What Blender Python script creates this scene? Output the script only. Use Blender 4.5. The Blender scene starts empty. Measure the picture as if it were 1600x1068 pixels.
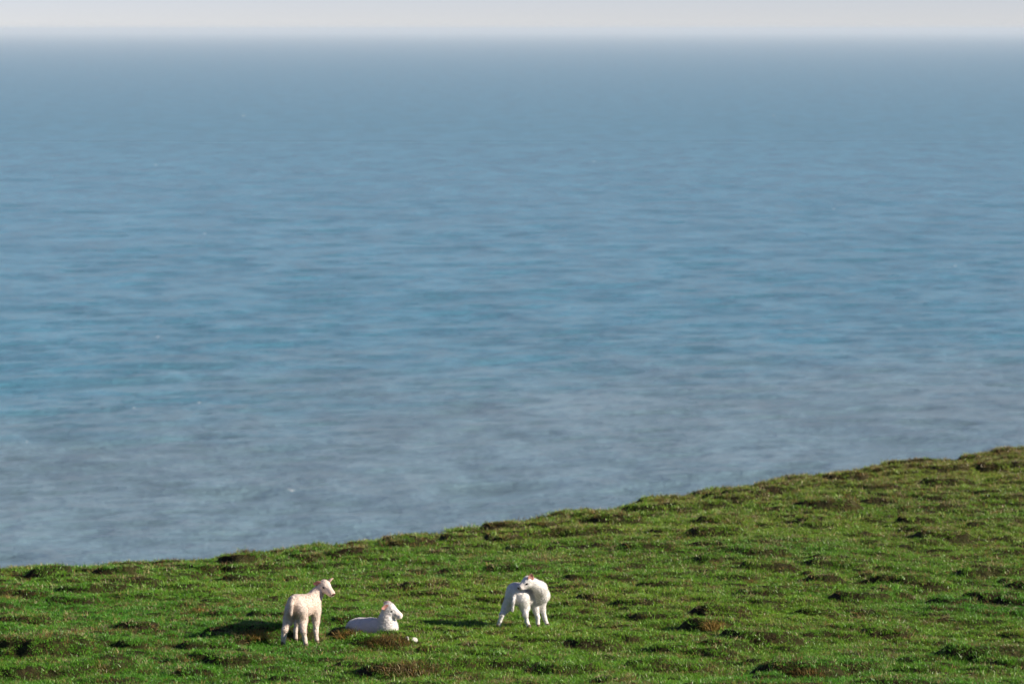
import bpy, math, random
import numpy as np
from mathutils import Vector, Matrix

random.seed(7)
rng = np.random.default_rng(11)
scene = bpy.context.scene
COL = scene.collection

# ------------------------------------------------------------------ camera
CAM_Z = 120.0                      # the hillside stands about 120 m above the sea
F_PX = 4444.0                      # 100 mm lens, photograph 1600 px wide
PITCH = math.atan((534 - 45) / F_PX)
cam_d = bpy.data.cameras.new('camera')
cam = bpy.data.objects.new('camera', cam_d)
COL.objects.link(cam)
cam.location = (0, 0, CAM_Z)
cam.rotation_euler = (math.pi / 2 - PITCH, 0, 0)
cam_d.sensor_width = 36
cam_d.lens = 100
cam_d.clip_start = 0.5
cam_d.clip_end = 1.0e6
cam_d.dof.use_dof = True
cam_d.dof.focus_distance = 25.8
cam_d.dof.aperture_fstop = 3.4
scene.camera = cam

# ------------------------------------------------------------------ sky, sun, exposure
SUN_EL = math.radians(25)
SUN_AZ = math.radians(103)         # clockwise from +Y: from the right, a little behind the camera
world = bpy.data.worlds.new('World')
scene.world = world
world.use_nodes = True
wn = world.node_tree
wn.nodes.clear()
w_out = wn.nodes.new('ShaderNodeOutputWorld')
w_bg = wn.nodes.new('ShaderNodeBackground')
w_sky = wn.nodes.new('ShaderNodeTexSky')
w_sky.sky_type = 'NISHITA'
w_sky.sun_disc = False
w_sky.sun_elevation = SUN_EL
w_sky.sun_rotation = SUN_AZ
w_sky.altitude = 120
w_sky.air_density = 0.5
w_sky.dust_density = 0.0
w_sky.ozone_density = 0.2
w_bg.inputs['Strength'].default_value = 0.074
w_bal = wn.nodes.new('ShaderNodeMix')            # the photograph's slightly rosy white balance, over the whole sky
w_bal.data_type = 'RGBA'; w_bal.blend_type = 'MULTIPLY'
w_bal.inputs[0].default_value = 1.0
w_bal.inputs[7].default_value = (0.98, 0.885, 1.03, 1)
wn.links.new(w_sky.outputs[0], w_bal.inputs[6])
wn.links.new(w_bal.outputs[2], w_bg.inputs['Color'])
wn.links.new(w_bg.outputs[0], w_out.inputs['Surface'])

sun_d = bpy.data.lights.new('sun', 'SUN')
sun_d.energy = 4.7
sun_d.angle = math.radians(0.53)
sun_d.color = (1.0, 0.90, 0.76)
sun = bpy.data.objects.new('sun', sun_d)
COL.objects.link(sun)
SUN_DIR = Vector((math.sin(SUN_AZ) * math.cos(SUN_EL), math.cos(SUN_AZ) * math.cos(SUN_EL), math.sin(SUN_EL)))
sun.rotation_euler = SUN_DIR.to_track_quat('Z', 'Y').to_euler()
sun.location = (60, -10, 160)

scene.view_settings.view_transform = 'Standard'
scene.view_settings.look = 'None'
scene.view_settings.exposure = 0.45
scene.view_settings.gamma = 1.0
scene.view_settings.use_curve_mapping = False
scene.render.engine = 'CYCLES'
scene.cycles.use_denoising = True
scene.cycles.max_bounces = 5
scene.cycles.diffuse_bounces = 2
scene.cycles.glossy_bounces = 2
scene.cycles.transmission_bounces = 3
scene.cycles.volume_bounces = 1
scene.cycles.caustics_reflective = False
scene.cycles.caustics_refractive = False

# ------------------------------------------------------------------ helpers
def ray(px, py):
    """slope of the view ray through a point of the photograph: (X/Y, drop/Y)"""
    a = (px - 800) / F_PX
    b = (534 - py) / F_PX
    c, s = math.cos(PITCH), math.sin(PITCH)
    y = c + b * s
    z = -s + b * c
    return a / y, -z / y


def link(name, mesh, mat=None, parent=None):
    o = bpy.data.objects.new(name, mesh)
    COL.objects.link(o)
    if mat is not None:
        for m in (mat if isinstance(mat, (list, tuple)) else [mat]):
            mesh.materials.append(m)
    if parent is not None:
        o.parent = parent
    return o


def np_mesh(name, verts, faces, smooth=True):
    me = bpy.data.meshes.new(name)
    v = np.asarray(verts, dtype=np.float32)
    f = np.asarray(faces, dtype=np.int32)
    n = f.shape[1]
    me.vertices.add(len(v))
    me.vertices.foreach_set('co', v.ravel())
    me.loops.add(f.size)
    me.loops.foreach_set('vertex_index', f.ravel())
    me.polygons.add(len(f))
    me.polygons.foreach_set('loop_start', np.arange(0, f.size, n, dtype=np.int32))
    if smooth:
        me.polygons.foreach_set('use_smooth', np.ones(len(f), dtype=bool))
    me.update(calc_edges=True)
    me.validate()
    return me


def tag(o, label=None, cat=None, group=None, kind=None):
    if label: o['label'] = label
    if cat: o['category'] = cat
    if group: o['group'] = group
    if kind: o['kind'] = kind
    return o


_lat = rng.random((512, 512))


def vnoise(x, y):
    x = np.asarray(x, float); y = np.asarray(y, float)
    xi = np.floor(x).astype(int); yi = np.floor(y).astype(int)
    fx = x - xi; fy = y - yi
    fx = fx * fx * (3 - 2 * fx); fy = fy * fy * (3 - 2 * fy)
    g = lambda a, b: _lat[a % 512, b % 512]
    return (g(xi, yi) * (1 - fx) + g(xi + 1, yi) * fx) * (1 - fy) + (g(xi, yi + 1) * (1 - fx) + g(xi + 1, yi + 1) * fx) * fy


def fbm(x, y, o=3):
    s = 0; a = 1; t = 0
    for i in range(o):
        s = s + a * vnoise(x * 2 ** i + 17.3 * i, y * 2 ** i + 9.1 * i); t += a; a *= 0.5
    return s / t - 0.5


def N(nt, typ, **kw):
    n = nt.nodes.new(typ)
    for k, v in kw.items():
        if k in n.inputs.keys():
            n.inputs[k].default_value = v
        else:
            setattr(n, k, v)
    return n


def new_mat(name):
    m = bpy.data.materials.new(name)
    m.use_nodes = True
    m.node_tree.nodes.clear()
    nt = m.node_tree
    out = nt.nodes.new('ShaderNodeOutputMaterial')
    return m, nt, out


def ramp(nt, stops):
    n = nt.nodes.new('ShaderNodeValToRGB')
    e = n.color_ramp.elements
    while len(e) < len(stops): e.new(0.5)
    for el, (p, c) in zip(e, stops):
        el.position = p
        el.color = (*c, 1) if len(c) == 3 else c
    return n


# ------------------------------------------------------------------ shape of the hillside
RIDGE = [(-400, 911), (0, 906), (150, 903), (250, 888), (420, 885), (560, 863), (680, 850), (850, 829), (1000, 799),
         (1150, 778), (1300, 756), (1450, 735), (1600, 720), (2000, 668)]
_ru = np.array([ray(*p)[0] for p in RIDGE]); _rt = np.array([ray(*p)[1] for p in RIDGE])
_rR = np.interp([p[0] for p in RIDGE], [-400, 0, 400, 800, 1200, 1600, 2000], [31, 33.5, 37, 43, 52, 62, 70])
T_NEAR = ray(800, 1068)[1]
Y_NEAR = 22.5
# smooth splines through the traced crest
_su = np.linspace(-0.6, 0.6, 601)
_st = np.interp(_su, _ru, _rt); _sR = np.interp(_su, _ru, _rR)
_k = np.ones(31) / 31
_st = np.convolve(np.pad(_st, 15, mode='edge'), _k, 'valid'); _sR = np.convolve(np.pad(_sR, 15, mode='edge'), _k, 'valid')


def base_z(X, Y):
    X = np.asarray(X, float); Y = np.asarray(Y, float)
    Yc = np.maximum(Y, 20.0)
    u = np.clip(X / Yc, -0.6, 0.6)
    tr = np.interp(u, _su, _st); R = np.interp(u, _su, _sR)
    q = (R - Yc) / (R - Y_NEAR)
    t = np.where(q > 0, tr + (T_NEAR - tr) * np.abs(q) ** 1.9, tr + 0.00016 * (Yc - R) ** 2)
    z = CAM_Z - Yc * t
    near = (Y < 20)
    z = np.where(near, z + (20 - Y) * 0.155, z)       # bank up towards the photographer
    return z


def hit(px, py, zf=None):
    """where the view ray through a point of the photograph meets the smooth hillside"""
    u, t = ray(px, py)
    ys = np.linspace(20, 75, 5501)
    g = base_z(u * ys, ys) - (CAM_Z - t * ys)
    i = int(np.argmax(g >= 0))
    return u * ys[i], ys[i]


# hummocks: (X, Y, radius, height, stretch)
MOUNDS = []
BIG = [(62, 1018, .42, .13), (208, 1014, .16, .07), (640, 1050, .36, .09), (705, 1044, .25, .08), (1250, 1056, .34, .12),
       (1185, 1006, .36, .12), (1132, 962, .3, .10), (1110, 984, .26, .10), (1565, 735, .6, .16), (1412, 914, .32, .10),
       (1560, 900, .34, .10), (1558, 940, .36, .11), (1330, 1050, .28, .09), (1540, 1030, .4, .12), (960, 1000, .25, .06),
       (556, 993, .22, .085), (600, 1003, .3, .065), (404, 997, .48, .14), (372, 1003, .3, .08), (20, 1056, .3, .09), (130, 1010, .3, .08),
       (1390, 985, .25, .08), (1470, 842, .4, .12), (1290, 795, .5, .14), (1120, 838, .4, .11), (1010, 862, .4, .09),
       (1190, 868, .4, .09), (830, 830, .5, .13), (690, 842, .4, .11), (1480, 760, .5, .14), (1360, 770, .5, .14),
       (905, 838, .5, .12), (330, 878, .28, .09), (230, 876, .22, .10), (35, 890, .22, .08), (440, 868, .3, .06),
       (150, 1044, .3, .06), (880, 1050, .3, .07), (1070, 1046, .25, .06), (370, 1034, .25, .07), (1350, 935, .25, .07),
       (1275, 960, .22, .07), (1200, 930, .25, .07), (1480, 960, .22, .07), (1000, 940, .22, .05), (960, 905, .25, .06)]
for px, py, r, h in BIG:
    x, y = hit(px, py)
    MOUNDS.append((x, y, r, h * 1.15, 1.2))
_n = 0
LAMB_PX = {'a': (468.7, 1009), 'b': (579.5, 987), 'c': (815.6, 981)}
LAMB_AT = {k: hit(*p) for k, p in LAMB_PX.items()}
while _n < 3200:
    y = rng.uniform(19, 74); x = rng.uniform(-0.30, 0.34) * y
    big = rng.random() ** 2.2
    r = 0.08 + 0.19 * big + 0.004 * (y - 20)
    h = r * rng.uniform(0.14, 0.35)
    if any((x - a) ** 2 + (y - b) ** 2 < (0.5 + r) ** 2 for a, b in LAMB_AT.values()): continue
    MOUNDS.append((x, y, r, h, rng.uniform(0.8, 1.5)))
    _n += 1
# ridge-line tussocks
rng2 = np.random.default_rng(5)
for i in range(420):
    px = rng2.uniform(-300, 1900); u = ray(px, 800)[0]
    R = float(np.interp(u, _su, _sR)) - rng2.uniform(-2.0, 5)
    r = rng2.uniform(.16, .40) * (R / 42)
    MOUNDS.append((u * R, R, r, r * rng2.uniform(.25, .50), rng2.uniform(.9, 1.5)))
MOUNDS = np.array(MOUNDS)


def relief(X, Y):
    """hummocky micro-relief, in metres above the smooth hillside, and how brown the turf is"""
    X = np.asarray(X, float); Y = np.asarray(Y, float)
    shp = X.shape
    x = X.ravel(); y = Y.ravel()
    h = 0.10 * fbm(x * 0.55, y * 0.5, 2) + 0.075 * fbm(x * 2.1, y * 2.0, 3) + 0.060 * fbm(x * 6.0, y * 6, 2)
    order = np.argsort(y); ys = y[order]
    wob = 0.16 * fbm(x * 7 + 3, y * 7, 2) * 2
    for mx, my, r, hh, st in MOUNDS:
        a, b = np.searchsorted(ys, (my - r * 1.3, my + r * 1.3))
        if b <= a: continue
        ix = order[a:b]
        ix = ix[np.abs(x[ix] - mx) < r * st * 1.3]
        if not len(ix): continue
        d = np.sqrt(((x[ix] - mx) / st) ** 2 + (y[ix] - my) ** 2) / r + wob[ix]
        m = np.clip(1 - d * d, 0, 1)
        h[ix] = np.maximum(h[ix], h[ix] * 0.4 + hh * np.minimum(1, 1.7 * m))
    for k, (a, b) in LAMB_AT.items():                # level standing ground under the animals
        w = np.clip((np.hypot(x - a, y - b) - (0.12 if k == 'b' else 0.30)) / 0.2, 0, 1)
        h = h * (0.25 + 0.75 * w)
    return h.reshape(shp)


def ground_z(X, Y):
    return base_z(X, Y) + relief(X, Y)


def hit_full(px, py):
    """where the view ray meets the hillside with its hummocks"""
    u, t = ray(px, py)
    x0, y0 = hit(px, py)
    ys = np.linspace(y0 - 4, y0 + 2, 600)
    g = ground_z(u * ys, ys) - (CAM_Z - t * ys)
    k = np.argmax(g >= 0)
    return u * ys[k], ys[k]


# ------------------------------------------------------------------ materials
def mat_ground():
    m, nt, out = new_mat('turf_soil')
    tc = N(nt, 'ShaderNodeNewGeometry')
    n1 = N(nt, 'ShaderNodeTexNoise', Scale=1.3, Detail=5.0)
    n2 = N(nt, 'ShaderNodeTexNoise', Scale=28.0, Detail=4.0)
    nt.links.new(tc.outputs['Position'], n1.inputs['Vector'])
    nt.links.new(tc.outputs['Position'], n2.inputs['Vector'])
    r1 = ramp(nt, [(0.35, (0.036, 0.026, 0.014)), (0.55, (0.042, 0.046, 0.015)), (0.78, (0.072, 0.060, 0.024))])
    r2 = ramp(nt, [(0.3, (0.45, 0.45, 0.45)), (0.75, (1.25, 1.2, 1.1))])
    mx = N(nt, 'ShaderNodeMix', data_type='RGBA', blend_type='MULTIPLY')
    mx.inputs[0].default_value = 1
    nt.links.new(n1.outputs['Fac'], r1.inputs[0]); nt.links.new(n2.outputs['Fac'], r2.inputs[0])
    nt.links.new(r1.outputs[0], mx.inputs[6]); nt.links.new(r2.outputs[0], mx.inputs[7])
    bs = N(nt, 'ShaderNodeBsdfPrincipled', Roughness=0.95)
    bs.inputs['Specular IOR Level'].default_value = 0.1
    bp = N(nt, 'ShaderNodeBump', Strength=0.8, Distance=0.03)
    nt.links.new(n2.outputs['Fac'], bp.inputs['Height'])
    nt.links.new(bp.outputs[0], bs.inputs['Normal'])
    nt.links.new(mx.outputs[2], bs.inputs['Base Color'])
    nt.links.new(bs.outputs[0], out.inputs['Surface'])
    return m


def mat_blade():
    m, nt, out = new_mat('grass_blade')
    at = N(nt, 'ShaderNodeAttribute', attribute_type='INSTANCER', attribute_name='tint')
    bl = N(nt, 'ShaderNodeAttribute', attribute_type='GEOMETRY', attribute_name='bcol')
    mx = N(nt, 'ShaderNodeMix', data_type='RGBA', blend_type='MULTIPLY')
    mx.inputs[0].default_value = 1
    nt.links.new(at.outputs['Color'], mx.inputs[6]); nt.links.new(bl.outputs['Color'], mx.inputs[7])
    bs = N(nt, 'ShaderNodeBsdfPrincipled', Roughness=0.38)
    bs.inputs['Specular IOR Level'].default_value = 0.5
    tr = N(nt, 'ShaderNodeBsdfTranslucent')
    ms = N(nt, 'ShaderNodeMixShader'); ms.inputs[0].default_value = 0.28
    nt.links.new(mx.outputs[2], bs.inputs['Base Color']); nt.links.new(mx.outputs[2], tr.inputs['Color'])
    nt.links.new(bs.outputs[0], ms.inputs[1]); nt.links.new(tr.outputs[0], ms.inputs[2])
    nt.links.new(ms.outputs[0], out.inputs['Surface'])
    return m


def mat_tussock():
    m, nt, out = new_mat('tussock_blade')
    bl = N(nt, 'ShaderNodeAttribute', attribute_type='GEOMETRY', attribute_name='bcol')
    bs = N(nt, 'ShaderNodeBsdfPrincipled', Roughness=0.6)
    bs.inputs['Specular IOR Level'].default_value = 0.25
    tr = N(nt, 'ShaderNodeBsdfTranslucent')
    ms = N(nt, 'ShaderNodeMixShader'); ms.inputs[0].default_value = 0.25
    nt.links.new(bl.outputs['Color'], bs.inputs['Base Color']); nt.links.new(bl.outputs['Color'], tr.inputs['Color'])
    nt.links.new(bs.outputs[0], ms.inputs[1]); nt.links.new(tr.outputs[0], ms.inputs[2])
    nt.links.new(ms.outputs[0], out.inputs['Surface'])
    return m


def mat_sea():
    m, nt, out = new_mat('sea_water')
    geo = N(nt, 'ShaderNodeNewGeometry')
    mp = N(nt, 'ShaderNodeMapping')
    mp.inputs['Rotation'].default_value = (0, 0, math.radians(12))
    mp.inputs['Scale'].default_value = (0.5, 1, 1)
    nt.links.new(geo.outputs['Position'], mp.inputs['Vector'])
    # waves: swell, chop, ripples
    swell = N(nt, 'ShaderNodeTexNoise', Scale=0.07, Detail=2.0, Roughness=0.5)
    chop = N(nt, 'ShaderNodeTexNoise', Scale=0.30, Detail=6.0, Roughness=0.7)
    for n in (swell, chop): nt.links.new(mp.outputs[0], n.inputs['Vector'])
    b1 = N(nt, 'ShaderNodeBump', Strength=1.0, Distance=1.6)
    b2 = N(nt, 'ShaderNodeBump', Strength=1.0, Distance=1.9)
    nt.links.new(swell.outputs['Fac'], b1.inputs['Height'])
    nt.links.new(chop.outputs['Fac'], b2.inputs['Height'])
    nt.links.new(b1.outputs[0], b2.inputs['Normal'])
    # clear blue water, with a plume of grey silt near the shore
    sep = N(nt, 'ShaderNodeSeparateXYZ'); nt.links.new(geo.outputs['Position'], sep.inputs[0])
    big = N(nt, 'ShaderNodeTexNoise', Scale=0.0035, Detail=6.0, Roughness=0.6)
    nt.links.new(geo.outputs['Position'], big.inputs['Vector'])
    mr = N(nt, 'ShaderNodeMapRange'); mr.inputs['From Min'].default_value = 1130; mr.inputs['From Max'].default_value = 760
    mr.clamp = False
    sx = N(nt, 'ShaderNodeMath', operation='MULTIPLY_ADD'); sx.inputs[1].default_value = -0.5
    nt.links.new(sep.outputs['X'], sx.inputs[0]); nt.links.new(sep.outputs['Y'], sx.inputs[2])
    nt.links.new(sx.outputs[0], mr.inputs['Value'])
    ad = N(nt, 'ShaderNodeMath', operation='MULTIPLY_ADD'); ad.inputs[1].default_value = 1.5; ad.inputs[2].default_value = -0.68
    nt.links.new(big.outputs['Fac'], ad.inputs[0])
    sm = N(nt, 'ShaderNodeMath', operation='ADD'); nt.links.new(mr.outputs[0], sm.inputs[0]); nt.links.new(ad.outputs[0], sm.inputs[1])
    r = ramp(nt, [(0.10, (0.100, 0.320, 0.435)), (0.90, (0.215, 0.345, 0.405))])
    mp2 = N(nt, 'ShaderNodeMapping'); mp2.inputs['Scale'].default_value = (0.4, 1, 1)
    nt.links.new(geo.outputs['Position'], mp2.inputs['Vector'])
    pat = N(nt, 'ShaderNodeTexNoise', Scale=0.05, Detail=5.0, Roughness=0.6)   # silt patches; also paints the waves' light and dark streaks
    nt.links.new(mp2.outputs[0], pat.inputs['Vector'])
    pa = N(nt, 'ShaderNodeMath', operation='MULTIPLY_ADD'); pa.inputs[1].default_value = 0.8; pa.inputs[2].default_value = -0.38
    nt.links.new(pat.outputs['Fac'], pa.inputs[0])
    s2 = N(nt, 'ShaderNodeMath', operation='ADD'); nt.links.new(sm.outputs[0], s2.inputs[0]); nt.links.new(pa.outputs[0], s2.inputs[1])
    r.color_ramp.interpolation = 'EASE'
    nt.links.new(s2.outputs[0], r.inputs[0])
    bs = N(nt, 'ShaderNodeBsdfPrincipled', Roughness=0.14, IOR=1.333)
    ro = N(nt, 'ShaderNodeMapRange'); ro.inputs['From Min'].default_value = 900; ro.inputs['From Max'].default_value = 3500   # rougher open water
    ro.inputs['To Min'].default_value = 0.15; ro.inputs['To Max'].default_value = 0.30
    nt.links.new(sep.outputs['Y'], ro.inputs['Value']); nt.links.new(ro.outputs[0], bs.inputs['Roughness'])
    # wave glints and wind lanes painted in as lighter and darker colour
    prev = r.outputs[0]
    for sc_, lo_, hi_ in (((0.030, 0.013, 1), .86, 1.12), ((0.085, 0.050, 1), .88, 1.12)):
        mw = N(nt, 'ShaderNodeMapping'); mw.inputs['Scale'].default_value = sc_
        mw.inputs['Rotation'].default_value = (0, 0, 0.06)
        nt.links.new(geo.outputs['Position'], mw.inputs['Vector'])
        nw = N(nt, 'ShaderNodeTexNoise', Scale=1.0, Detail=4.0, Roughness=0.6)
        nt.links.new(mw.outputs[0], nw.inputs['Vector'])
        rw = ramp(nt, [(0.36, (lo_,) * 3), (0.64, (hi_,) * 3)])
        nt.links.new(nw.outputs['Fac'], rw.inputs[0])
        mm = N(nt, 'ShaderNodeMix', data_type='RGBA', blend_type='MULTIPLY'); mm.inputs[0].default_value = 1
        nt.links.new(prev, mm.inputs[6]); nt.links.new(rw.outputs[0], mm.inputs[7])
        prev = mm.outputs[2]
    nt.links.new(prev, bs.inputs['Base Color'])
    nt.links.new(b2.outputs[0], bs.inputs['Normal'])
    nt.links.new(bs.outputs[0], out.inputs['Surface'])
    return m


def mat_wool(name, wool, skin, dirt, transl=0.0):
    m, nt, out = new_mat(name)
    a1 = N(nt, 'ShaderNodeAttribute', attribute_type='GEOMETRY', attribute_name='skin')
    a2 = N(nt, 'ShaderNodeAttribute', attribute_type='GEOMETRY', attribute_name='dirt')
    tc = N(nt, 'ShaderNodeTexCoord')
    n1 = N(nt, 'ShaderNodeTexNoise', Scale=42.0, Detail=3.0); nt.links.new(tc.outputs['Object'], n1.inputs['Vector'])
    n2 = N(nt, 'ShaderNodeTexNoise', Scale=14.0, Detail=3.0); nt.links.new(tc.outputs['Object'], n2.inputs['Vector'])
    m1 = N(nt, 'ShaderNodeMix', data_type='RGBA'); m1.inputs[6].default_value = (*wool, 1); m1.inputs[7].default_value = (*skin, 1)
    nt.links.new(a1.outputs['Fac'], m1.inputs[0])
    dm = N(nt, 'ShaderNodeMath', operation='MULTIPLY'); nt.links.new(a2.outputs['Fac'], dm.inputs[0]); nt.links.new(n2.outputs['Fac'], dm.inputs[1])
    m2 = N(nt, 'ShaderNodeMix', data_type='RGBA'); m2.inputs[7].default_value = (*dirt, 1)
    nt.links.new(dm.outputs[0], m2.inputs[0]); nt.links.new(m1.outputs[2], m2.inputs[6])
    bs = N(nt, 'ShaderNodeBsdfPrincipled', Roughness=0.9)
    bs.inputs['Specular IOR Level'].default_value = 0.1
    bs.inputs['Sheen Weight'].default_value = 0.15
    bp = N(nt, 'ShaderNodeBump', Strength=0.9, Distance=0.012)
    nt.links.new(n1.outputs['Fac'], bp.inputs['Height']); nt.links.new(bp.outputs[0], bs.inputs['Normal'])
    nt.links.new(m2.outputs[2], bs.inputs['Base Color'])
    tr = N(nt, 'ShaderNodeBsdfTranslucent'); nt.links.new(m2.outputs[2], tr.inputs['Color'])
    ms = N(nt, 'ShaderNodeMixShader'); ms.inputs[0].default_value = transl
    nt.links.new(bs.outputs[0], ms.inputs[1]); nt.links.new(tr.outputs[0], ms.inputs[2])
    nt.links.new(ms.outputs[0], out.inputs['Surface'])
    return m


def mat_plain(name, col, rough=0.6, noise=0.0, scale=30.0, transl=0.0, spec=0.3):
    m, nt, out = new_mat(name)
    bs = N(nt, 'ShaderNodeBsdfPrincipled', Roughness=rough)
    bs.inputs['Specular IOR Level'].default_value = spec
    tc = N(nt, 'ShaderNodeTexCoord')
    n1 = N(nt, 'ShaderNodeTexNoise', Scale=scale, Detail=4.0); nt.links.new(tc.outputs['Object'], n1.inputs['Vector'])
    lo = tuple(c * (1 - noise) for c in col); hi = tuple(min(1, c * (1 + noise)) for c in col)
    r = ramp(nt, [(0.3, lo), (0.7, hi)])
    nt.links.new(n1.outputs['Fac'], r.inputs[0]); nt.links.new(r.outputs[0], bs.inputs['Base Color'])
    if transl:
        tr = N(nt, 'ShaderNodeBsdfTranslucent'); nt.links.new(r.outputs[0], tr.inputs['Color'])
        ms = N(nt, 'ShaderNodeMixShader'); ms.inputs[0].default_value = transl
        nt.links.new(bs.outputs[0], ms.inputs[1]); nt.links.new(tr.outputs[0], ms.inputs[2])
        nt.links.new(ms.outputs[0], out.inputs['Surface'])
    else:
        nt.links.new(bs.outputs[0], out.inputs['Surface'])
    return m


M_GROUND = mat_ground()
M_BLADE = mat_blade()
M_TUSS = mat_tussock()
M_SEA = mat_sea()

# ------------------------------------------------------------------ sea
def build_sea():
    # far sheet, all round
    seg = 96
    rings = np.geomspace(20, 420000, 60)
    a = np.linspace(0, 2 * math.pi, seg, endpoint=False)
    v = [(0, 0, -3)]
    for r in rings:
        for t in a: v.append((r * math.cos(t), r * math.sin(t), -3))
    f = []
    for i in range(len(rings) - 1):
        for j in range(seg):
            k = (j + 1) % seg
            f.append((1 + i * seg + j, 1 + (i + 1) * seg + j, 1 + (i + 1) * seg + k, 1 + i * seg + k))
    # the bay in front of the hill, with its waves
    d = 341000.0 / np.linspace(341000 / 480.0, 341000 / 60000.0, 860)
    us = np.linspace(-0.30, 0.30, 480)
    U, D = np.meshgrid(us, d)
    X = U * D; Y = D
    step = np.gradient(d)[:, None] * np.ones_like(X)
    ca, sa = math.cos(math.radians(14)), math.sin(math.radians(14))
    p = X * ca + Y * sa; q = -X * sa + Y * ca
    Z = np.zeros_like(X)
    for wl, amp, ani in WAVES:
        n = vnoise(p / (wl * ani * .5) + wl, q / (wl * .5) + 3 * wl) + .5 * vnoise(p / (wl * ani * .31) + 2 * wl, q / (wl * .31)) - .75
        n = n + 0.35 - 1.1 * np.abs(n + 0.12)           # peaked crests, wide troughs
        Z += 1.5 * amp * n * np.clip(1.6 - step / (wl * .5), 0, 1)
    b = len(v)
    v = np.concatenate([np.array(v, float), np.stack([X, Y, Z], -1).reshape(-1, 3)])
    nu = len(us); nd = len(d)
    i = b + np.arange(nd - 1)[:, None] * nu + np.arange(nu - 1)[None, :]
    f = np.concatenate([np.array(f), np.stack([i, i + 1, i + nu + 1, i + nu], -1).reshape(-1, 4)])
    o = link('sea', np_mesh('sea', v, f), M_SEA)
    tag(o, kind='structure')


WAVES = [(75, .6, 1.6), (38, .72, 1.8), (19, .60, 2.3), (9, .32, 2.4), (4.5, .17, 2.2)]
build_sea()

# ------------------------------------------------------------------ hillside
def build_ground():
    us = np.concatenate([np.linspace(-0.60, -0.24, 40)[:-1], np.linspace(-0.24, 0.24, 620), np.linspace(0.24, 0.6, 40)[1:]])
    ys = np.concatenate([np.linspace(-8, 19, 30)[:-1], np.linspace(19, 36, 290)[:-1], np.linspace(36, 72, 230)[:-1], np.linspace(72, 170, 50)])
    U, Y = np.meshgrid(us, ys)
    X = U * np.maximum(Y, 14)
    Z = ground_z(X, Y)
    Z = np.maximum(Z, -6)
    v = np.stack([X, Y, Z], -1).reshape(-1, 3)
    nu, ny = len(us), len(ys)
    i = np.arange(ny - 1)[:, None] * nu + np.arange(nu - 1)[None, :]
    f = np.stack([i, i + 1, i + nu + 1, i + nu], -1).reshape(-1, 4)
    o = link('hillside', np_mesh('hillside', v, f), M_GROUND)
    tag(o, kind='structure')
build_ground()

# ------------------------------------------------------------------ grass
def blades(n, radius, lmin, lmax, w, lean, cols, dome=0.0):
    """n bent, tapering blades rooted on a disc; returns verts, tris, per-vertex colours"""
    V = []; F = []; C = []
    for i in range(n):
        a = random.uniform(0, 2 * math.pi); r = radius * math.sqrt(random.random())
        rx, ry = r * math.cos(a), r * math.sin(a)
        rz = dome * (1 - (r / radius) ** 2) - 0.012
        L = random.uniform(lmin, lmax); th = random.uniform(0, 2 * math.pi)
        ln = random.uniform(0.15, lean)
        # splay outwards a little
        dx, dy = math.cos(th) + 0.8 * rx / radius, math.sin(th) + 0.8 * ry / radius
        dl = math.hypot(dx, dy) + 1e-6; dx /= dl; dy /= dl
        fa = random.uniform(0, 2 * math.pi)
        wx, wy = math.cos(fa) * w * random.uniform(.7, 1.2) / 2, math.sin(fa) * w / 2
        b = len(V)
        for k, (s, ww) in enumerate(((0, 1.0), (0.5, 0.85))):
            hx = ln * L * s * s * 1.3; hz = L * s * (1 - 0.25 * ln * s)
            V += [(rx + dx * hx - wx * ww, ry + dy * hx - wy * ww, rz + hz), (rx + dx * hx + wx * ww, ry + dy * hx + wy * ww, rz + hz)]
        hx = ln * L * 1.3; hz = L * (1 - 0.45 * ln)
        V.append((rx + dx * hx, ry + dy * hx, rz + hz))
        F += [(b, b + 1, b + 3), (b, b + 3, b + 2), (b + 2, b + 3, b + 4)]
        c = random.choice(cols); j = random.uniform(.75, 1.25)
        C += [(c[0] * j, c[1] * j, c[2] * j, 1)] * 5
    return V, F, C


def col_attr(me, C):
    at = me.attributes.new('bcol', 'FLOAT_COLOR', 'POINT')
    at.data.foreach_set('color', np.asarray(C, dtype=np.float32).ravel())


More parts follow.
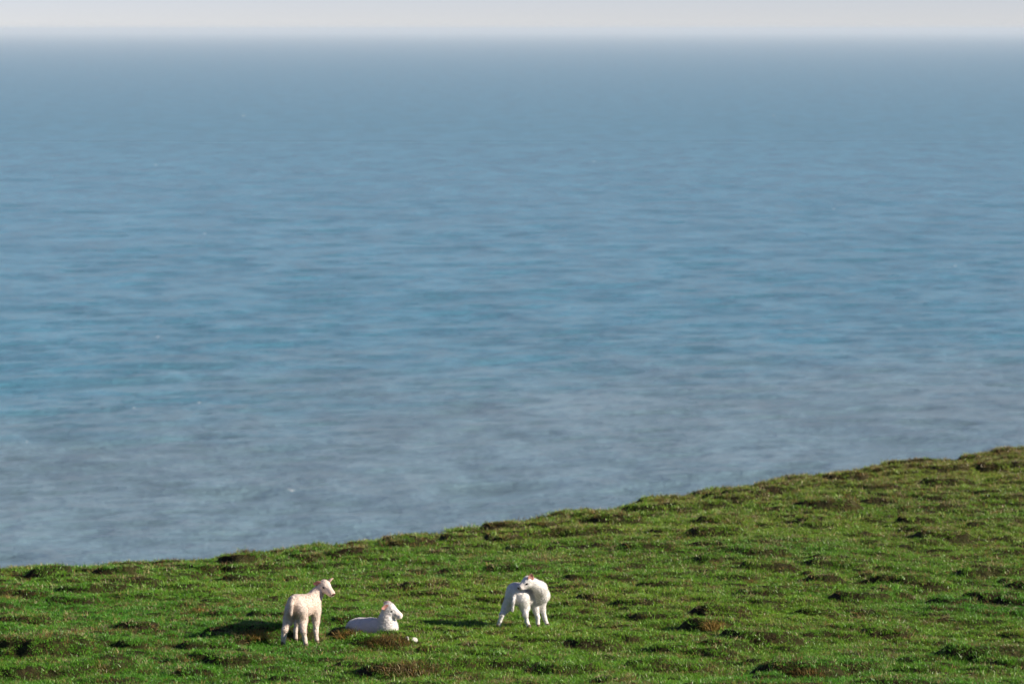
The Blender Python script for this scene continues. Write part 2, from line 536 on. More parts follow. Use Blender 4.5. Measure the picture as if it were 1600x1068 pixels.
def build_grass():
    lib = bpy.data.collections.new('grass_clumps')          # never linked to the scene: only a source of shapes
    gmul = [(1, 1, 1), (1.15, 1.05, 1), (.85, .95, .9), (1.35, 1.1, 1.1), (.8, 1.0, .9), (1.9, 1.35, 3.0)]
    dmul = [(1, 1, 1), (1.2, 1.1, 1), (.8, .8, .8), (.6, .75, .6)]
    specs = []
    for i in range(6): specs.append((24, .055, .016, .038, .0038, 0.9, gmul, 0))
    for i in range(3): specs.append((24, .060, .026, .058, .0040, 1.0, gmul, 0))
    for i in range(3): specs.append((22, .055, .018, .052, .0036, 1.3, dmul, 0))
    for i, s in enumerate(specs):
        V, F, C = blades(*s)
        me = np_mesh('clump_%02d' % i, V, F, smooth=False); col_attr(me, C); me.materials.append(M_BLADE)
        o = bpy.data.objects.new('clump_%02d' % i, me); lib.objects.link(o)
    # scatter
    pts = []
    def scatter(y0, y1, dens, sc):
        u0, u1 = -0.235, 0.235
        area = 0.5 * (y1 ** 2 - y0 ** 2) * (u1 - u0)
        n = int(area * dens)
        y = np.sqrt(rng.random(n) * (y1 ** 2 - y0 ** 2) + y0 ** 2)
        x = rng.uniform(u0, u1, n) * y
        pts.append(np.stack([x, y, np.full(n, sc)], 1))
    scatter(19.5, 30, 640, 1.0)
    scatter(30, 42, 330, 1.25)
    scatter(42, 72, 170, 1.65)
    P = np.concatenate(pts)
    x, y, sc = P.T
    R = np.interp(x / y, _su, _sR)
    k = y < R + 5
    x, y, sc = x[k], y[k], sc[k]
    e = 0.03
    z = ground_z(x, y)
    gx = (ground_z(x + e, y) - ground_z(x - e, y)) / (2 * e)
    gy = (ground_z(x, y + e) - ground_z(x, y - e)) / (2 * e)
    h = relief(x, y)
    # thin on steep faces turned from the sun so dark bare earth deepens their shade
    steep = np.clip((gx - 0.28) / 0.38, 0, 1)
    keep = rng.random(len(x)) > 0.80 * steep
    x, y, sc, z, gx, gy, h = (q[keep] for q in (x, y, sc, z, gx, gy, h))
    n = len(x)
    patch = fbm(x * .35 + 40, y * .3, 3); fine = fbm(x * 2.3, y * 2.1 + 50, 3)
    far = np.clip((y - 30) / 25, 0, 1)
    dryp = np.clip(0.13 + 0.55 * np.clip(fine - 0.06, 0, 1) * 2.2 + 1.6 * np.clip(h - 0.07, 0, .2) + 0.13 * far, 0, .75)
    dry = rng.random(n) < dryp
    tall = rng.random(n) < np.clip(0.12 + 1.2 * np.clip(-fine, 0, 1), 0, .5)
    idx = np.where(dry, rng.integers(9, 12, n), np.where(tall, rng.integers(6, 9, n), rng.integers(0, 6, n)))
    g0 = np.array([0.090, 0.315, 0.018]); g1 = np.array([0.205, 0.400, 0.022]); g2 = np.array([0.270, 0.345, 0.034])
    w = np.clip(0.5 + 1.6 * patch, 0, 1)[:, None]
    tint = g0 * (1 - w) + g1 * w
    wf = (far * 0.65)[:, None]
    tint = tint * (1 - wf) + g2 * wf
    ds = np.array([[0.40, 0.30, 0.10], [0.28, 0.18, 0.05], [0.52, 0.45, 0.22], [0.20, 0.125, 0.04]])[rng.integers(0, 4, n)]
    tint = np.where(dry[:, None], ds, tint) * rng.uniform(.78, 1.22, (n, 1))
    me = bpy.data.meshes.new('grass')
    me.vertices.add(n)
    me.vertices.foreach_set('co', np.stack([x, y, z], 1).astype(np.float32).ravel())
    rot = np.stack([np.arctan(gy) * .6 + rng.normal(0, .12, n), -np.arctan(gx) * .6 + rng.normal(0, .12, n), rng.uniform(0, 6.28, n)], 1)
    a = me.attributes.new('rot', 'FLOAT_VECTOR', 'POINT'); a.data.foreach_set('vector', rot.astype(np.float32).ravel())
    a = me.attributes.new('scl', 'FLOAT', 'POINT'); a.data.foreach_set('value', (sc * rng.uniform(.75, 1.25, n)).astype(np.float32))
    a = me.attributes.new('idx', 'INT', 'POINT'); a.data.foreach_set('value', idx.astype(np.int32))
    a = me.attributes.new('tint', 'FLOAT_COLOR', 'POINT')
    a.data.foreach_set('color', np.concatenate([tint, np.ones((n, 1))], 1).astype(np.float32).ravel())
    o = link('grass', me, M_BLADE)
    tag(o, 'short green pasture grass with dry straw blades covering the slope', 'grass', kind='stuff')
    ng = bpy.data.node_groups.new('grass_scatter', 'GeometryNodeTree')
    ng.interface.new_socket('Geometry', in_out='INPUT', socket_type='NodeSocketGeometry')
    ng.interface.new_socket('Geometry', in_out='OUTPUT', socket_type='NodeSocketGeometry')
    gi = ng.nodes.new('NodeGroupInput'); go = ng.nodes.new('NodeGroupOutput')
    ci = ng.nodes.new('GeometryNodeCollectionInfo'); ci.inputs['Collection'].default_value = lib
    ci.inputs['Separate Children'].default_value = True; ci.inputs['Reset Children'].default_value = True
    iop = ng.nodes.new('GeometryNodeInstanceOnPoints'); iop.inputs['Pick Instance'].default_value = True
    def na(nm, dt):
        q = ng.nodes.new('GeometryNodeInputNamedAttribute'); q.data_type = dt; q.inputs['Name'].default_value = nm
        return [s for s in q.outputs if s.enabled and s.name == 'Attribute'][0]
    e2r = ng.nodes.new('FunctionNodeEulerToRotation')
    L = ng.links.new
    L(gi.outputs[0], iop.inputs['Points']); L(ci.outputs[0], iop.inputs['Instance'])
    L(na('idx', 'INT'), iop.inputs['Instance Index'])
    L(na('rot', 'FLOAT_VECTOR'), e2r.inputs[0]); L(e2r.outputs[0], iop.inputs['Rotation'])
    L(na('scl', 'FLOAT'), iop.inputs['Scale'])
    L(iop.outputs[0], go.inputs[0])
    md = o.modifiers.new('scatter', 'NODES'); md.node_group = ng
    print('grass clumps', n)
build_grass()

# ------------------------------------------------------------------ implicit surface mesher for the animals
def implicit(prims, h=0.0075, pad=0.03, rough=0.0, seed=0):
    """prims: (p0, r0, p1, r1, blend). Smooth union of tapered capsules, meshed as one surface (surface nets)."""
    P = np.array([q for p in prims for q in (p[0], p[2])]); Rm = max(max(p[1], p[3]) for p in prims)
    lo = P.min(0) - Rm - pad; hi = P.max(0) + Rm + pad
    n = np.ceil((hi - lo) / h).astype(int) + 1
    ax = [lo[i] + h * np.arange(n[i]) for i in range(3)]
    G = np.stack(np.meshgrid(*ax, indexing='ij'), -1)
    D = None
    for p0, r0, p1, r1, k in prims:
        a = np.array(p0, float); b = np.array(p1, float); ba = b - a
        t = np.clip(((G - a) @ ba) / max(ba @ ba, 1e-9), 0, 1)
        d = np.linalg.norm(G - a - t[..., None] * ba, axis=-1) - (r0 + (r1 - r0) * t)
        if D is None: D = d
        else:
            hh = np.clip(0.5 + 0.5 * (D - d) / k, 0, 1)
            D = D * (1 - hh) + d * hh - k * hh * (1 - hh)
    if rough:
        nz = fbm(G[..., 0] * 55 + G[..., 2] * 31 + seed, G[..., 1] * 55 - G[..., 2] * 40 + seed, 2)
        D = D + rough * nz * 2
    S = D < 0
    nx, ny, nz_ = S.shape
    cnt = np.zeros((nx - 1, ny - 1, nz_ - 1)); acc = np.zeros(cnt.shape + (3,))
    offs = [(i, j, k) for i in (0, 1) for j in (0, 1) for k in (0, 1)]
    sl = lambda A, o: A[o[0]:nx - 1 + o[0], o[1]:ny - 1 + o[1], o[2]:nz_ - 1 + o[2]]
    for o in offs:
        for d in range(3):
            if o[d]: continue
            q = list(o); q[d] = 1
            A = sl(D, o); B = sl(D, q)
            c = (A < 0) != (B < 0)
            t = np.where(c, A / np.where(c, A - B, 1), 0)
            for e in range(3):
                acc[..., e] += np.where(c, o[e] + (t if e == d else 0), 0)
            cnt += c
    act = cnt > 0
    ids = -np.ones(cnt.shape, int); ids[act] = np.arange(act.sum())
    idx = np.argwhere(act)
    V = lo + h * (idx + acc[act] / cnt[act][:, None])
    F = []
    for d in range(3):
        e1, e2 = (d + 1) % 3, (d + 2) % 3
        a = [slice(1, -1)] * 3; a[d] = slice(0, -1)
        b = [slice(1, -1)] * 3; b[d] = slice(1, None)
        A = S[tuple(a)]; B = S[tuple(b)]
        for flip in (False, True):
            c = (A & ~B) if not flip else (~A & B)
            q = np.argwhere(c)
            q[:, e1] += 1; q[:, e2] += 1
            def at(s1, s2):
                r = q.copy(); r[:, e1] += s1; r[:, e2] += s2
                return ids[r[:, 0], r[:, 1], r[:, 2]]
            quad = np.stack([at(-1, -1), at(0, -1), at(0, 0), at(-1, 0)], 1)
            if flip: quad = quad[:, ::-1]
            F.append(quad)
    F = np.concatenate(F)
    F = F[(F >= 0).all(1)]
    return V, F


def vert_normals(V, F):
    n = np.cross(V[F[:, 2]] - V[F[:, 0]], V[F[:, 3]] - V[F[:, 1]])
    vn = np.zeros_like(V)
    for i in range(4): np.add.at(vn, F[:, i], n)
    return vn / (np.linalg.norm(vn, axis=1, keepdims=True) + 1e-12)


def seg_dist(V, a, b):
    a = np.array(a, float); b = np.array(b, float); ba = b - a
    t = np.clip((V - a) @ ba / max(ba @ ba, 1e-9), 0, 1)
    return np.linalg.norm(V - a - t[:, None] * ba, axis=1)


def ellipsoid(name, c, axes, mat, parent, seg=10, rings=7):
    """axes: three vectors"""
    c = np.array(c, float); A = np.array(axes, float)
    v = []; f = []
    for i in range(rings + 1):
        th = math.pi * i / rings
        for j in range(seg):
            ph = 2 * math.pi * j / seg
            v.append(c + A[0] * math.sin(th) * math.cos(ph) + A[1] * math.sin(th) * math.sin(ph) + A[2] * math.cos(th))
    for i in range(rings):
        for j in range(seg):
            k = (j + 1) % seg
            f.append((i * seg + j, (i + 1) * seg + j, (i + 1) * seg + k, i * seg + k))
    return link(name, np_mesh(name, v, f), mat, parent)


def ear_mesh(base, tip, side, width, mats, parent, cup=0.35):
    """a cupped, leaf-shaped ear with thickness; the hollow faces 'side'"""
    base = Vector(base); tip = Vector(tip)
    ax = tip - base; L = ax.length; ax.normalize()
    nrm = Vector(side); nrm = (nrm - ax * nrm.dot(ax)).normalized()
    lat = ax.cross(nrm)
    nu, nv = 9, 7
    v = []; f = []; mi = []
    for s in (0, 1):
        for i in range(nu):
            t = i / (nu - 1)
            w = width * (0.45 + 0.55 * math.sin(math.pi * min(1, t * 1.0 + 0.18)) ) * math.sqrt(max(0.0, 1 - t ** 4)) + 0.0015
            for j in range(nv):
                q = -1 + 2 * j / (nv - 1)
                p = base + ax * (L * t) + lat * (w * q) + nrm * (cup * w * q * q - 0.010 * math.sin(math.pi * t))
                p = p + nrm * (0.0025 if s == 0 else -0.0025) * (1 - 0.5 * abs(q))
                v.append(p)
    o = nu * nv
    for i in range(nu - 1):
        for j in range(nv - 1):
            a = i * nv + j
            f.append((a, a + 1, a + nv + 1, a + nv)); mi.append(1)
            f.append((o + a, o + a + nv, o + a + nv + 1, o + a + 1)); mi.append(0)
    rim = [i * nv for i in range(nu)] + [(nu - 1) * nv + j for j in range(1, nv)] + [i * nv + nv - 1 for i in range(nu - 2, -1, -1)]
    for a, b in zip(rim, rim[1:]):
        f.append((a, b, o + b, o + a)); mi.append(0)
    me = np_mesh('ear', [tuple(p) for p in v], f)
    ob = link('ear', me, mats, parent)
    me.polygons.foreach_set('material_index', np.array(mi, dtype=np.int32))
    return ob


def fleece_mesh(V, F, Nn, mask, n, lmin, lmax, skin, dirt, seed):
    """short curly strands standing out of the coat"""
    r = np.random.default_rng(seed)
    area = np.linalg.norm(np.cross(V[F[:, 2]] - V[F[:, 0]], V[F[:, 3]] - V[F[:, 1]]), axis=1)
    w = area * mask[F].mean(1); w /= w.sum()
    fi = r.choice(len(F), n, p=w)
    c = r.dirichlet((1, 1, 1, 1), n)
    P = (V[F[fi]] * c[..., None]).sum(1); Nr = (Nn[F[fi]] * c[..., None]).sum(1)
    sk = (skin[F[fi]] * c).sum(1); dt = (dirt[F[fi]] * c).sum(1); mk = (mask[F[fi]] * c).sum(1)
    jit = r.normal(0, .7, (n, 3)); jit[:, 2] -= 0.3
    d = Nr + jit; d /= np.linalg.norm(d, axis=1, keepdims=True)
    L = (r.uniform(lmin, lmax, n) * np.clip(mk, .25, 1))[:, None]
    s = np.cross(d, r.normal(0, 1, (n, 3))); s /= np.linalg.norm(s, axis=1, keepdims=True) + 1e-9
    wd = 0.0016
    b = P - Nr * 0.002
    bend = r.normal(0, .5, (n, 3)); bend[:, 2] -= .3
    mid = b + d * L * .55; tip = b + d * L + bend * L * .35
    v = np.stack([b - s * wd, b + s * wd, mid + s * wd * .8, mid - s * wd * .8, tip], 1).reshape(-1, 3)
    i = np.arange(n) * 5
    f = np.concatenate([np.stack([i, i + 1, i + 2], 1), np.stack([i, i + 2, i + 3], 1), np.stack([i + 3, i + 2, i + 4], 1)])
    me = np_mesh('fleece', v, f, smooth=False)
    for nm, a in (('skin', sk), ('dirt', dt)):
        q = me.attributes.new(nm, 'FLOAT', 'POINT'); q.data.foreach_set('value', np.repeat(a, 5).astype(np.float32))
    return me


M_EYE = mat_plain('lamb_eye', (0.012, 0.009, 0.007), 0.15, spec=0.6)
M_NOSE = mat_plain('lamb_nose', (0.10, 0.045, 0.040), 0.5)
M_HOOF = mat_plain('lamb_hoof', (0.16, 0.12, 0.085), 0.6, 0.3, 80)
M_EARIN = mat_plain('ear_skin', (0.84, 0.46, 0.38), 0.6, 0.12, 60, transl=0.45)


def make_lamb(label, at, zoom, prims, head, hooves, wool, skin, dirt_col, seed, lie=False, fur=26000, tall=1.0):
    """prims in zoom coordinates: ((zx, zy, Y), r) pairs; zoom = (zx0, zy0, zoom px per metre)"""
    zx0, zy0, s = zoom
    x0, y0 = at
    dep = ray(800, 985)[1] - 0.0
    cd, sd = math.cos(math.atan(dep)), math.sin(math.atan(dep))
    def W(p):
        zx, zy, Y = p
        v = (zy0 - zy) / s * tall
        return np.array([(zx - zx0) / s, Y, (v - sd * Y) / cd])
    root = bpy.data.objects.new('lamb', None)
    COL.objects.link(root)
    root.empty_display_size = 0.2
    root.location = (x0, y0, float(ground_z(np.array([x0]), np.array([y0]))[0]) + (-0.018 if lie else 0.010))
    tag(root, label, 'lamb', 'young lambs on the grass')
    mw = mat_wool('wool', wool, skin, dirt_col)
    pr = []
    for a, ra, b, rb, k in prims: pr.append((W(a), ra, W(b), rb, k))
    # head, given by skull centre, muzzle tip
    sk, mz = W(head['skull']), W(head['muzzle'])
    hd = mz - sk; hl = np.linalg.norm(hd); hd = hd / hl
    up = np.array([0, 0, 1.0]); up = up - hd * (up @ hd); up /= np.linalg.norm(up)
    if 'roll' in head:
        c_, s_ = math.cos(head['roll']), math.sin(head['roll'])
        up = up * c_ + np.cross(hd, up) * s_
    lt = np.cross(up, hd)                                # the animal's left
    r_s = head.get('r', 0.050)
    pr += [(sk, r_s, sk - hd * .01 - up * .01, r_s * .98, .02),
           (sk + up * .012, r_s * .84, mz + up * .004, .0285, .02),
           (sk - up * .022 + hd * .005, r_s * .78, mz - up * .012 - hd * .010, .0245, .018),
           (mz, .0295, mz - up * .004 - hd * .012, .030, .012)]
    for sg in (1, -1):
        pr += [(sk + hd * .035 + lt * sg * .022 + up * .020, .017, sk + hd * .012 + lt * sg * .024 + up * .026, .018, .012),
               (sk + hd * .02 + lt * sg * .022 - up * .014, .024, sk + hd * .05 + lt * sg * .014 - up * .016, .018, .015)]
    V, F = implicit(pr, h=0.0068, rough=0.0022, seed=seed)
    Nn = vert_normals(V, F)
    mdist = seg_dist(V, mz + hd * .02, mz - hd * .03)
    face = seg_dist(V, sk + hd * .03, mz)
    skin_w = np.clip(1.25 - mdist / .045, 0, 1) * .6
    skin_w = np.maximum(skin_w, np.clip(1.3 - face / .05, 0, 1) * head.get('pink', .3))
    dirt = np.clip((0.10 - V[:, 2]) / .12, 0, 1) * .5
    # a few listed spots of the coat turned browner
    for (p, r, a) in head.get('browned', []):
        dirt = np.maximum(dirt, np.clip(1 - np.linalg.norm(V - W(p), axis=1) / r, 0, 1) * a)
    mask = np.clip((face - .03) / .04, 0.0, 1)
    mask = np.where(V[:, 2] < .11, np.minimum(mask, .35), mask) if not lie else mask
    me = np_mesh('body', V, F)
    for nm, a in (('skin', skin_w), ('dirt', dirt)):
        q = me.attributes.new(nm, 'FLOAT', 'POINT'); q.data.foreach_set('value', a.astype(np.float32))
    body = link('body', me, mw, root)
    fl = link('fleece', fleece_mesh(V, F, Nn, mask + .02, fur, .006, .0125, skin_w, dirt, seed), mat_wool('fleece_wool', wool, skin, dirt_col, .45), root)
    fl['kind'] = 'stuff'
    # eyes, nostrils, ears
    for sg in (1, -1):
        e = sk + hd * .034 + lt * sg * (r_s * .80) + up * .010
        ellipsoid('eye', e, [hd * .0145, up * .0110 if not head.get('closed') else up * .0035, lt * .009], M_EYE, root)
        nn = mz + hd * .021 + lt * sg * .011 + up * .006
        ellipsoid('nostril', nn, [hd * .008, up * .007, lt * .008], M_NOSE, root, 8, 5)
        eb = sk - hd * .018 + lt * sg * (r_s * .78) + up * .022
        sp = head['ears'][0 if sg == 1 else 1]
        if isinstance(sp, tuple) and len(sp) == 3:      # lateral, up, back
            tipv = eb + (lt * sg * sp[0] + up * sp[1] - hd * sp[2])
        ear_mesh(eb, tipv, tuple(hd * head['hollow'][0] + lt * sg * head['hollow'][1] + up * head['hollow'][2]), .031, [mw_ear(wool), M_EARIN], root)
    if head.get('nose'):
        ellipsoid('nose', mz + hd * .0255 + up * .006, [hd * .009, up * .014, lt * .019], M_NOSE, root, 12, 8)
    mo = ellipsoid('mouth', mz + hd * .0125 - up * .013, [hd * .016, up * .0022, lt * .0275], M_NOSE, root, 12, 6)
    for p in hooves:
        q = W(p)
        vv = []; ff = []
        for zz, r_ in ((-.004, .0225), (.012, .021), (.030, .017)):
            for j in range(10):
                t = 2 * math.pi * j / 10
                vv.append((q[0] + r_ * math.cos(t), q[1] + r_ * 1.15 * math.sin(t) , q[2] + zz))
        for i in range(2):
            for j in range(10):
                k = (j + 1) % 10
                ff.append((i * 10 + j, i * 10 + k, (i + 1) * 10 + k, (i + 1) * 10 + j))
        b = len(vv); vv.append((q[0], q[1], q[2] - .004)); vv.append((q[0], q[1], q[2] + .030))
        for j in range(10):
            k = (j + 1) % 10
            ff.append((k, j, b, b)); ff.append((20 + j, 20 + k, b + 1, b + 1))
        me2 = bpy.data.meshes.new('hoof'); me2.from_pydata(vv, [], [tuple(dict.fromkeys(t)) for t in ff]); me2.update()
        link('hoof', me2, M_HOOF, root)
    return root


_ear_cache = {}
def mw_ear(wool):
    if wool not in _ear_cache:
        _ear_cache[wool] = mat_plain('ear_fur', tuple(a * b for a, b in zip(wool, (1, .86, .80))), 0.9, .06, 60, transl=.3)
    return _ear_cache[wool]


# the cream lamb, seen from behind, head turned right
make_lamb('cream lamb standing with its rump to the viewer and head turned right', hit_full(*LAMB_PX['a']), (400, 940, 1479),
    [((355, 440, .06), .079, (430, 450, .20), .077, .045),
     ((430, 450, .20), .081, (512, 430, .36), .083, .045),
     ((350, 405, .05), .074, (495, 395, .36), .068, .04),
     # neck
     ((520, 400, .36), .080, (575, 300, .42), .055, .04), ((575, 300, .42), .055, (650, 205, .43), .042, .03),
     # hind legs
     ((420, 500, .02), .064, (432, 620, .05), .044, .03), ((432, 620, .05), .044, (450, 765, -.02), .027, .025),
     ((450, 765, -.02), .026, (466, 860, -.01), .020, .015), ((466, 860, -.01), .020, (482, 938, -.01), .021, .015),
     ((290, 500, .04), .064, (243, 620, .07), .044, .03), ((243, 620, .07), .044, (200, 745, .02), .028, .025),
     ((200, 745, .02), .028, (182, 830, .03), .023, .015), ((182, 830, .03), .021, (172, 915, .03), .021, .015),
     # front legs
     ((580, 500, .34), .050, (582, 640, .33), .031, .03), ((582, 640, .33), .031, (582, 770, .31), .023, .015),
     ((582, 770, .31), .021, (598, 905, .29), .020, .015),
     ((400, 520, .37), .050, (330, 660, .36), .030, .03), ((330, 660, .36), .027, (304, 760, .34), .020, .015),
     ((304, 760, .34), .020, (310, 888, .33), .020, .015),
     # tail
     ((315, 350, -.03), .024, (295, 430, -.055), .021, .015), ((295, 430, -.055), .021, (292, 545, -.06), .015, .01)],
    dict(skull=(688, 180, .43), muzzle=(792, 280, .36), ears=((.052, .042, -.008), (.058, -.026, .034)), hollow=(.5, .8, -.2), pink=.35, nose=True,
         browned=[((330, 560, -.03), .10, .7), ((420, 780, -.03), .08, .6)]),
    [(482, 950, -.01), (172, 925, .03), (600, 918, .29), (310, 895, .33)],
    (0.86, 0.735, 0.64), (0.66, 0.46, 0.34), (0.26, 0.17, 0.11), 3, tall=1.05)

# the lying lamb
make_lamb('white lamb lying down in the grass, facing right with its head raised', hit_full(*LAMB_PX['b']), (520, 690, 1858),
    [((255, 595, .06), .078, (520, 598, .0), .088, .05), ((520, 598, .0), .088, (820, 605, -.09), .084, .05),
     ((220, 600, .06), .070, (330, 560, .05), .075, .04),
     # neck
     ((815, 560, -.08), .082, (800, 430, -.09), .064, .04), ((800, 430, -.09), .064, (815, 310, -.10), .050, .03),
     # chest
     ((860, 610, -.10), .062, (850, 540, -.09), .06, .04),
     # folded forelegs
     ((830, 685, -.13), .038, (915, 712, -.15), .027, .02), ((915, 712, -.15), .026, (820, 730, -.18), .021, .012),
     ((815, 685, -.03), .038, (900, 712, -.05), .027, .02), ((900, 712, -.05), .026, (800, 730, -.02), .021, .012),
     # folded hind legs
     ((310, 630, -.02), .070, (430, 680, -.07), .045, .03), ((430, 680, -.07), .040, (270, 715, -.08), .026, .02),
     ((270, 715, -.08), .025, (400, 722, -.11), .021, .012),
     ((260, 640, .12), .065, (370, 680, .15), .042, .03), ((370, 680, .15), .036, (240, 700, .16), .025, .02),
     # tail
     ((150, 600, .09), .022, (120, 660, .10), .016, .015)],
    dict(skull=(850, 262, -.10), muzzle=(1020, 385, -.12), r=.052, ears=((.03, -.030, .070), (.055, -.036, .036)), hollow=(.5, .9, -.1), pink=.15, closed=True),
    [(822, 730, -.18), (802, 730, -.02), (405, 722, -.11)],
    (0.90, 0.86, 0.83), (0.80, 0.60, 0.52), (0.36, 0.28, 0.18), 9, lie=True)

# the lamb looking back
make_lamb('white lamb standing with splayed legs, head bent back over its flank', hit_full(*LAMB_PX['c']), (550, 930, 1602),
    [((462, 425, .02), .084, (600, 445, .12), .088, .045), ((600, 445, .12), .088, (790, 450, .22), .088, .045),
     ((440, 370, .02), .080, (780, 380, .22), .078, .04),
     # breast and neck, swung round to the right and back
     ((800, 450, .22), .080, (862, 440, .14), .068, .04), ((862, 430, .14), .068, (830, 330, .05), .060, .04),
     ((835, 330, .05), .066, (720, 255, -.04), .053, .03),
     # hind legs
     ((392, 480, .02), .066, (318, 610, .05), .046, .03), ((318, 610, .05), .041, (240, 735, .0), .024, .025),
     ((240, 735, .0), .024, (208, 840, .0), .0185, .015), ((208, 840, .0), .0185, (180, 920, .0), .020, .015),
     ((555, 490, -.02), .074, (595, 620, .01), .048, .03), ((595, 620, .01), .040, (605, 740, -.05), .024, .025),
     ((605, 740, -.05), .024, (625, 840, -.05), .0185, .015), ((625, 840, -.05), .0185, (655, 918, -.05), .020, .015),
     # front legs
     ((740, 540, .16), .048, (765, 660, .16), .030, .03), ((765, 660, .16), .030, (795, 775, .15), .021, .015),
     ((795, 775, .15), .021, (800, 915, .13), .020, .015),
     ((850, 540, .22), .048, (875, 670, .24), .029, .03), ((875, 670, .24), .029, (905, 780, .24), .021, .015),
     ((905, 780, .24), .021, (950, 905, .22), .020, .015),
     # tail
     ((428, 450, -.065), .017, (415, 545, -.10), .014, .012), ((415, 545, -.10), .014, (402, 680, -.10), .010, .01)],
    dict(skull=(640, 235, -.07), muzzle=(532, 315, -.11), r=.051, ears=((.022, .060, .030), (.02, -.05, .05)), hollow=(.25, 1, .0), pink=.08, nose=True,
         browned=[((720, 500, .02), .09, .5)]),
    [(180, 926, .0), (657, 928, -.05), (802, 925, .13), (955, 912, .22)],
    (0.90, 0.87, 0.83), (0.80, 0.60, 0.52), (0.42, 0.34, 0.20), 21)

# ------------------------------------------------------------------ dry tussocks one can tell apart
def tussock(px, py, rad, ht, n, cols, label, dome=.05):
    x, y = hit_full(px, py)
    V, F, C = blades(n, rad, ht * .5, ht, .0052, 1.5, cols, dome)
    V = np.array(V); V[:, 2] += 0.0
    gz = ground_z(V[:, 0] * 0 + x, V[:, 1] * 0 + y)
    me = np_mesh('grass_tussock', V, F, smooth=False); col_attr(me, C)
    o = link('grass_tussock', me, M_TUSS)
    o.location = (x, y, float(gz[0]) - dome * .5)
    tag(o, label, 'tussock', 'dry grass tussocks on the slope')


GOLD = [(0.42, 0.26, 0.055), (0.36, 0.22, 0.05), (0.45, 0.33, 0.12), (0.20, 0.17, 0.03)]
BROWN = [(0.20, 0.12, 0.035), (0.28, 0.17, 0.05), (0.14, 0.09, 0.03), (0.12, 0.12, 0.02)]
STRAW = [(0.46, 0.38, 0.19), (0.38, 0.29, 0.13), (0.30, 0.24, 0.09)]
tussock(1116, 980, .13, .085, 420, GOLD, 'golden tussock with dark hollow beside it in the open right-hand turf')
tussock(396, 992, .15, .08, 420, GOLD + [(0.10, 0.16, 0.02)], 'yellow-green tussock close left of the cream lamb')
tussock(556, 991, .20, .10, 620, BROWN + GOLD, 'brownish tussock beside the tail end of the lying lamb')
tussock(607, 1000, .20, .075, 600, BROWN, 'wide brown tussock in front of the chest of the lying lamb')
tussock(640, 1046, .26, .085, 800, BROWN + STRAW[:1], 'broad brown hummock of dead grass at the bottom edge below the lying lamb')
tussock(1172, 912, .12, .07, 300, BROWN + GOLD[:1], 'small reddish-brown tussock above the golden one on the right-hand turf')
tussock(1262, 1050, .13, .07, 300, BROWN, 'dark brown tussock at the bottom edge in the right half')
tussock(218, 876, .16, .12, 360, STRAW + BROWN, 'pale straw tussock standing on the skyline at the left')
tussock(311, 956, .12, .07, 300, GOLD + BROWN, 'small orange tussock in open turf up and left of the cream lamb')
tussock(1572, 716, .55, .22, 900, BROWN + [(0.10, 0.11, 0.02)], 'large dark brown tussock just under the skyline at the far right')

# ------------------------------------------------------------------ pale stones
def stone(px, py, r, sq, label, seed):
    x, y = hit_full(px, py)
    rr = np.random.default_rng(seed)
    me = bpy.data.meshes.new('stone')
    import bmesh
    bm = bmesh.new(); bmesh.ops.create_icosphere(bm, subdivisions=3, radius=1)
    d = rr.normal(0, 1, (9, 3)); d /= np.linalg.norm(d, axis=1, keepdims=True); c = rr.uniform(.62, .95, 9)
    for v in bm.verts:
        p = np.array(v.co)
        for dd, cc in zip(d, c):
            e = p @ dd - cc
            if e > 0: p = p - dd * e * .85
        p = p * (1 + .05 * math.sin(9 * p[0] + seed) * math.sin(8 * p[1]) )
        v.co = p * np.array([r, r * .7, r * sq])
    bm.to_mesh(me); bm.free()
    for q in me.polygons: q.use_smooth = True
    o = link('stone', me, mat_plain('pale_stone', (0.62, 0.60, 0.55), .85, .18, 40))
    o.location = (x, y, float(ground_z(np.array([x]), np.array([y]))[0]) + r * sq * .55)
    o.rotation_euler = (0.1, rr.uniform(-.3, .3), rr.uniform(0, 3))
    tag(o, label, 'stone', 'pale stones in the grass')
stone(636, 1000, .026, .95, 'smaller left one of two pale stones lying in grass below the lying lamb', 2)
stone(647, 1002, .042, .62, 'larger right one of two pale stones lying in grass below the lying lamb', 5)

# ------------------------------------------------------------------ gulls over the water
M_GULL = mat_plain('gull_feathers', (0.80, 0.80, 0.79), .7, .05, 10)
def gull_mesh():
    pr = [((0, -.18, 0), .035, (0, .02, 0), .075, .03), ((0, .02, 0), .075, (0, .16, .02), .045, .03),
          ((0, .16, .02), .045, (0, .21, .025), .040, .02), ((0, .24, .02), .014, (0, .29, .012), .008, .01),
          ((0, -.18, 0), .030, (0, -.30, 0), .022, .02)]
    for s in (1, -1):
        pr += [((s * .04, .05, .03), .04, (s * .30, .10, .13), .026, .03), ((s * .30, .10, .13), .026, (s * .62, -.02, .12), .010, .02),
               ((s * .06, -.02, .03), .03, (s * .30, .03, .125), .02, .02), ((s * .30, .03, .125), .02, (s * .60, -.06, .115), .008, .02)]
    V, F = implicit(pr, h=.02, pad=.05)
    return np_mesh('gull', V, F)
_gm = gull_mesh(); _gm.materials.append(M_GULL)
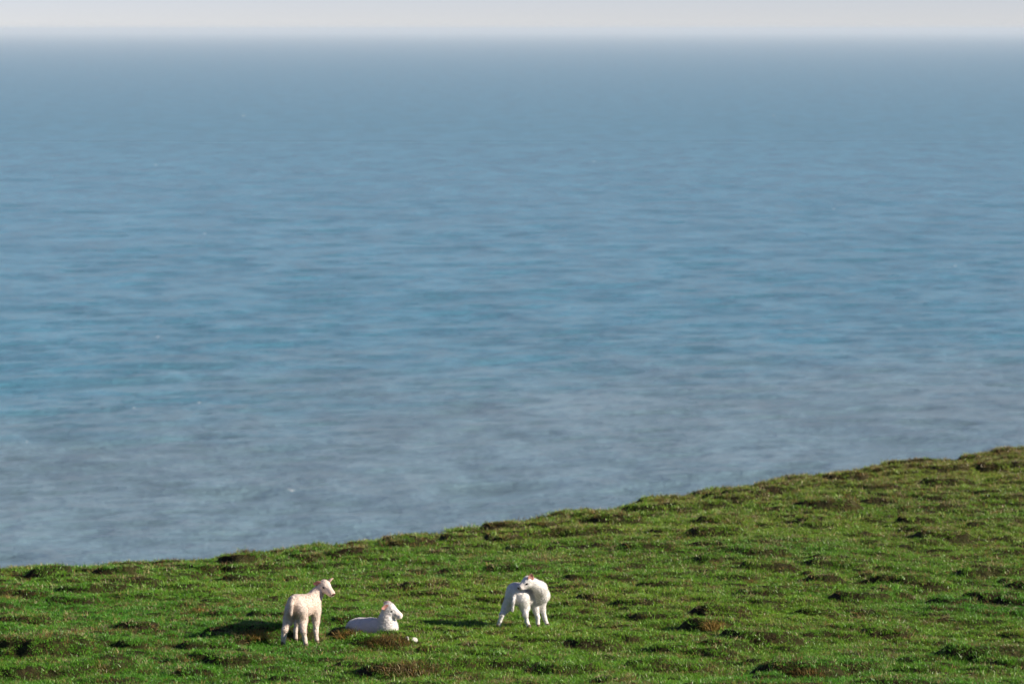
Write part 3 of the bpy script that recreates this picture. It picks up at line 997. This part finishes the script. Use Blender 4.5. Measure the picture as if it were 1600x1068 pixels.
GULLS = [(455, 766, 620, .5, 'white gull gliding low over grey water just above the grassy edge'),
         (311, 629, 900, 1.2, 'right one of two white gulls over the blue and grey water border at left'),
         (209, 637, 900, 2.0, 'left one of two white gulls over the blue and grey water border at left'),
         (247, 526, 950, .2, 'white gull over blue water high above the two border gulls at left'),
         (320, 365, 1100, 1.6, 'white gull alone over mid blue water in the left third'),
         (243, 258, 1150, 2.4, 'white gull over blue water above the mid water gull at left'),
         (381, 181, 1200, 1.0, 'white gull over pale blue water at upper left centre'),
         (150, 122, 1300, .7, 'topmost left white gull over the hazy far water'),
         (1209, 181, 1100, 1.9, 'topmost right white gull over the hazy far water'),
         (928, 253, 1200, .4, 'white gull over blue water right of centre below the haze'),
         (1303, 327, 1150, 1.3, 'white gull over mid blue water in the right third'),
         (1492, 415, 950, 2.2, 'white gull over blue water near the right edge'),
         (42, 690, 850, 1.5, 'white gull over grey water near the left edge')]
for px, py, Y, rz, lab in GULLS:
    o = bpy.data.objects.new('gull', _gm); COL.objects.link(o)
    Y = Y * .68
    u, t = ray(px, py)
    o.location = (u * Y, Y, max(CAM_Z - t * Y, 1.5))
    o.rotation_euler = (random.uniform(-.2, .2), random.uniform(-.5, .5), rz)
    tag(o, lab, 'gull', 'white gulls over the sea')

# ------------------------------------------------------------------ haze over the water
def build_haze():
    m, nt, out = new_mat('sea_haze')
    pv = N(nt, 'ShaderNodeVolumePrincipled')
    pv.inputs['Color'].default_value = (0.935, 0.965, 1.0, 1)
    pv.inputs['Density'].default_value = 4.1e-5
    pv.inputs['Anisotropy'].default_value = 0.0
    nt.links.new(pv.outputs[0], out.inputs['Volume'])
    s = 430000.0
    lo, hi = -8.0, CAM_Z + 14.0
    v = [(x, y, z) for z in (lo, hi) for x, y in ((-s, -s), (s, -s), (s, s), (-s, s))]
    f = [(3, 2, 1, 0), (4, 5, 6, 7), (0, 1, 5, 4), (1, 2, 6, 5), (2, 3, 7, 6), (3, 0, 4, 7)]
    o = link('haze', np_mesh('haze', v, f, smooth=False), m)
    tag(o, 'pale haze over the sea', 'haze', kind='stuff')
build_haze()
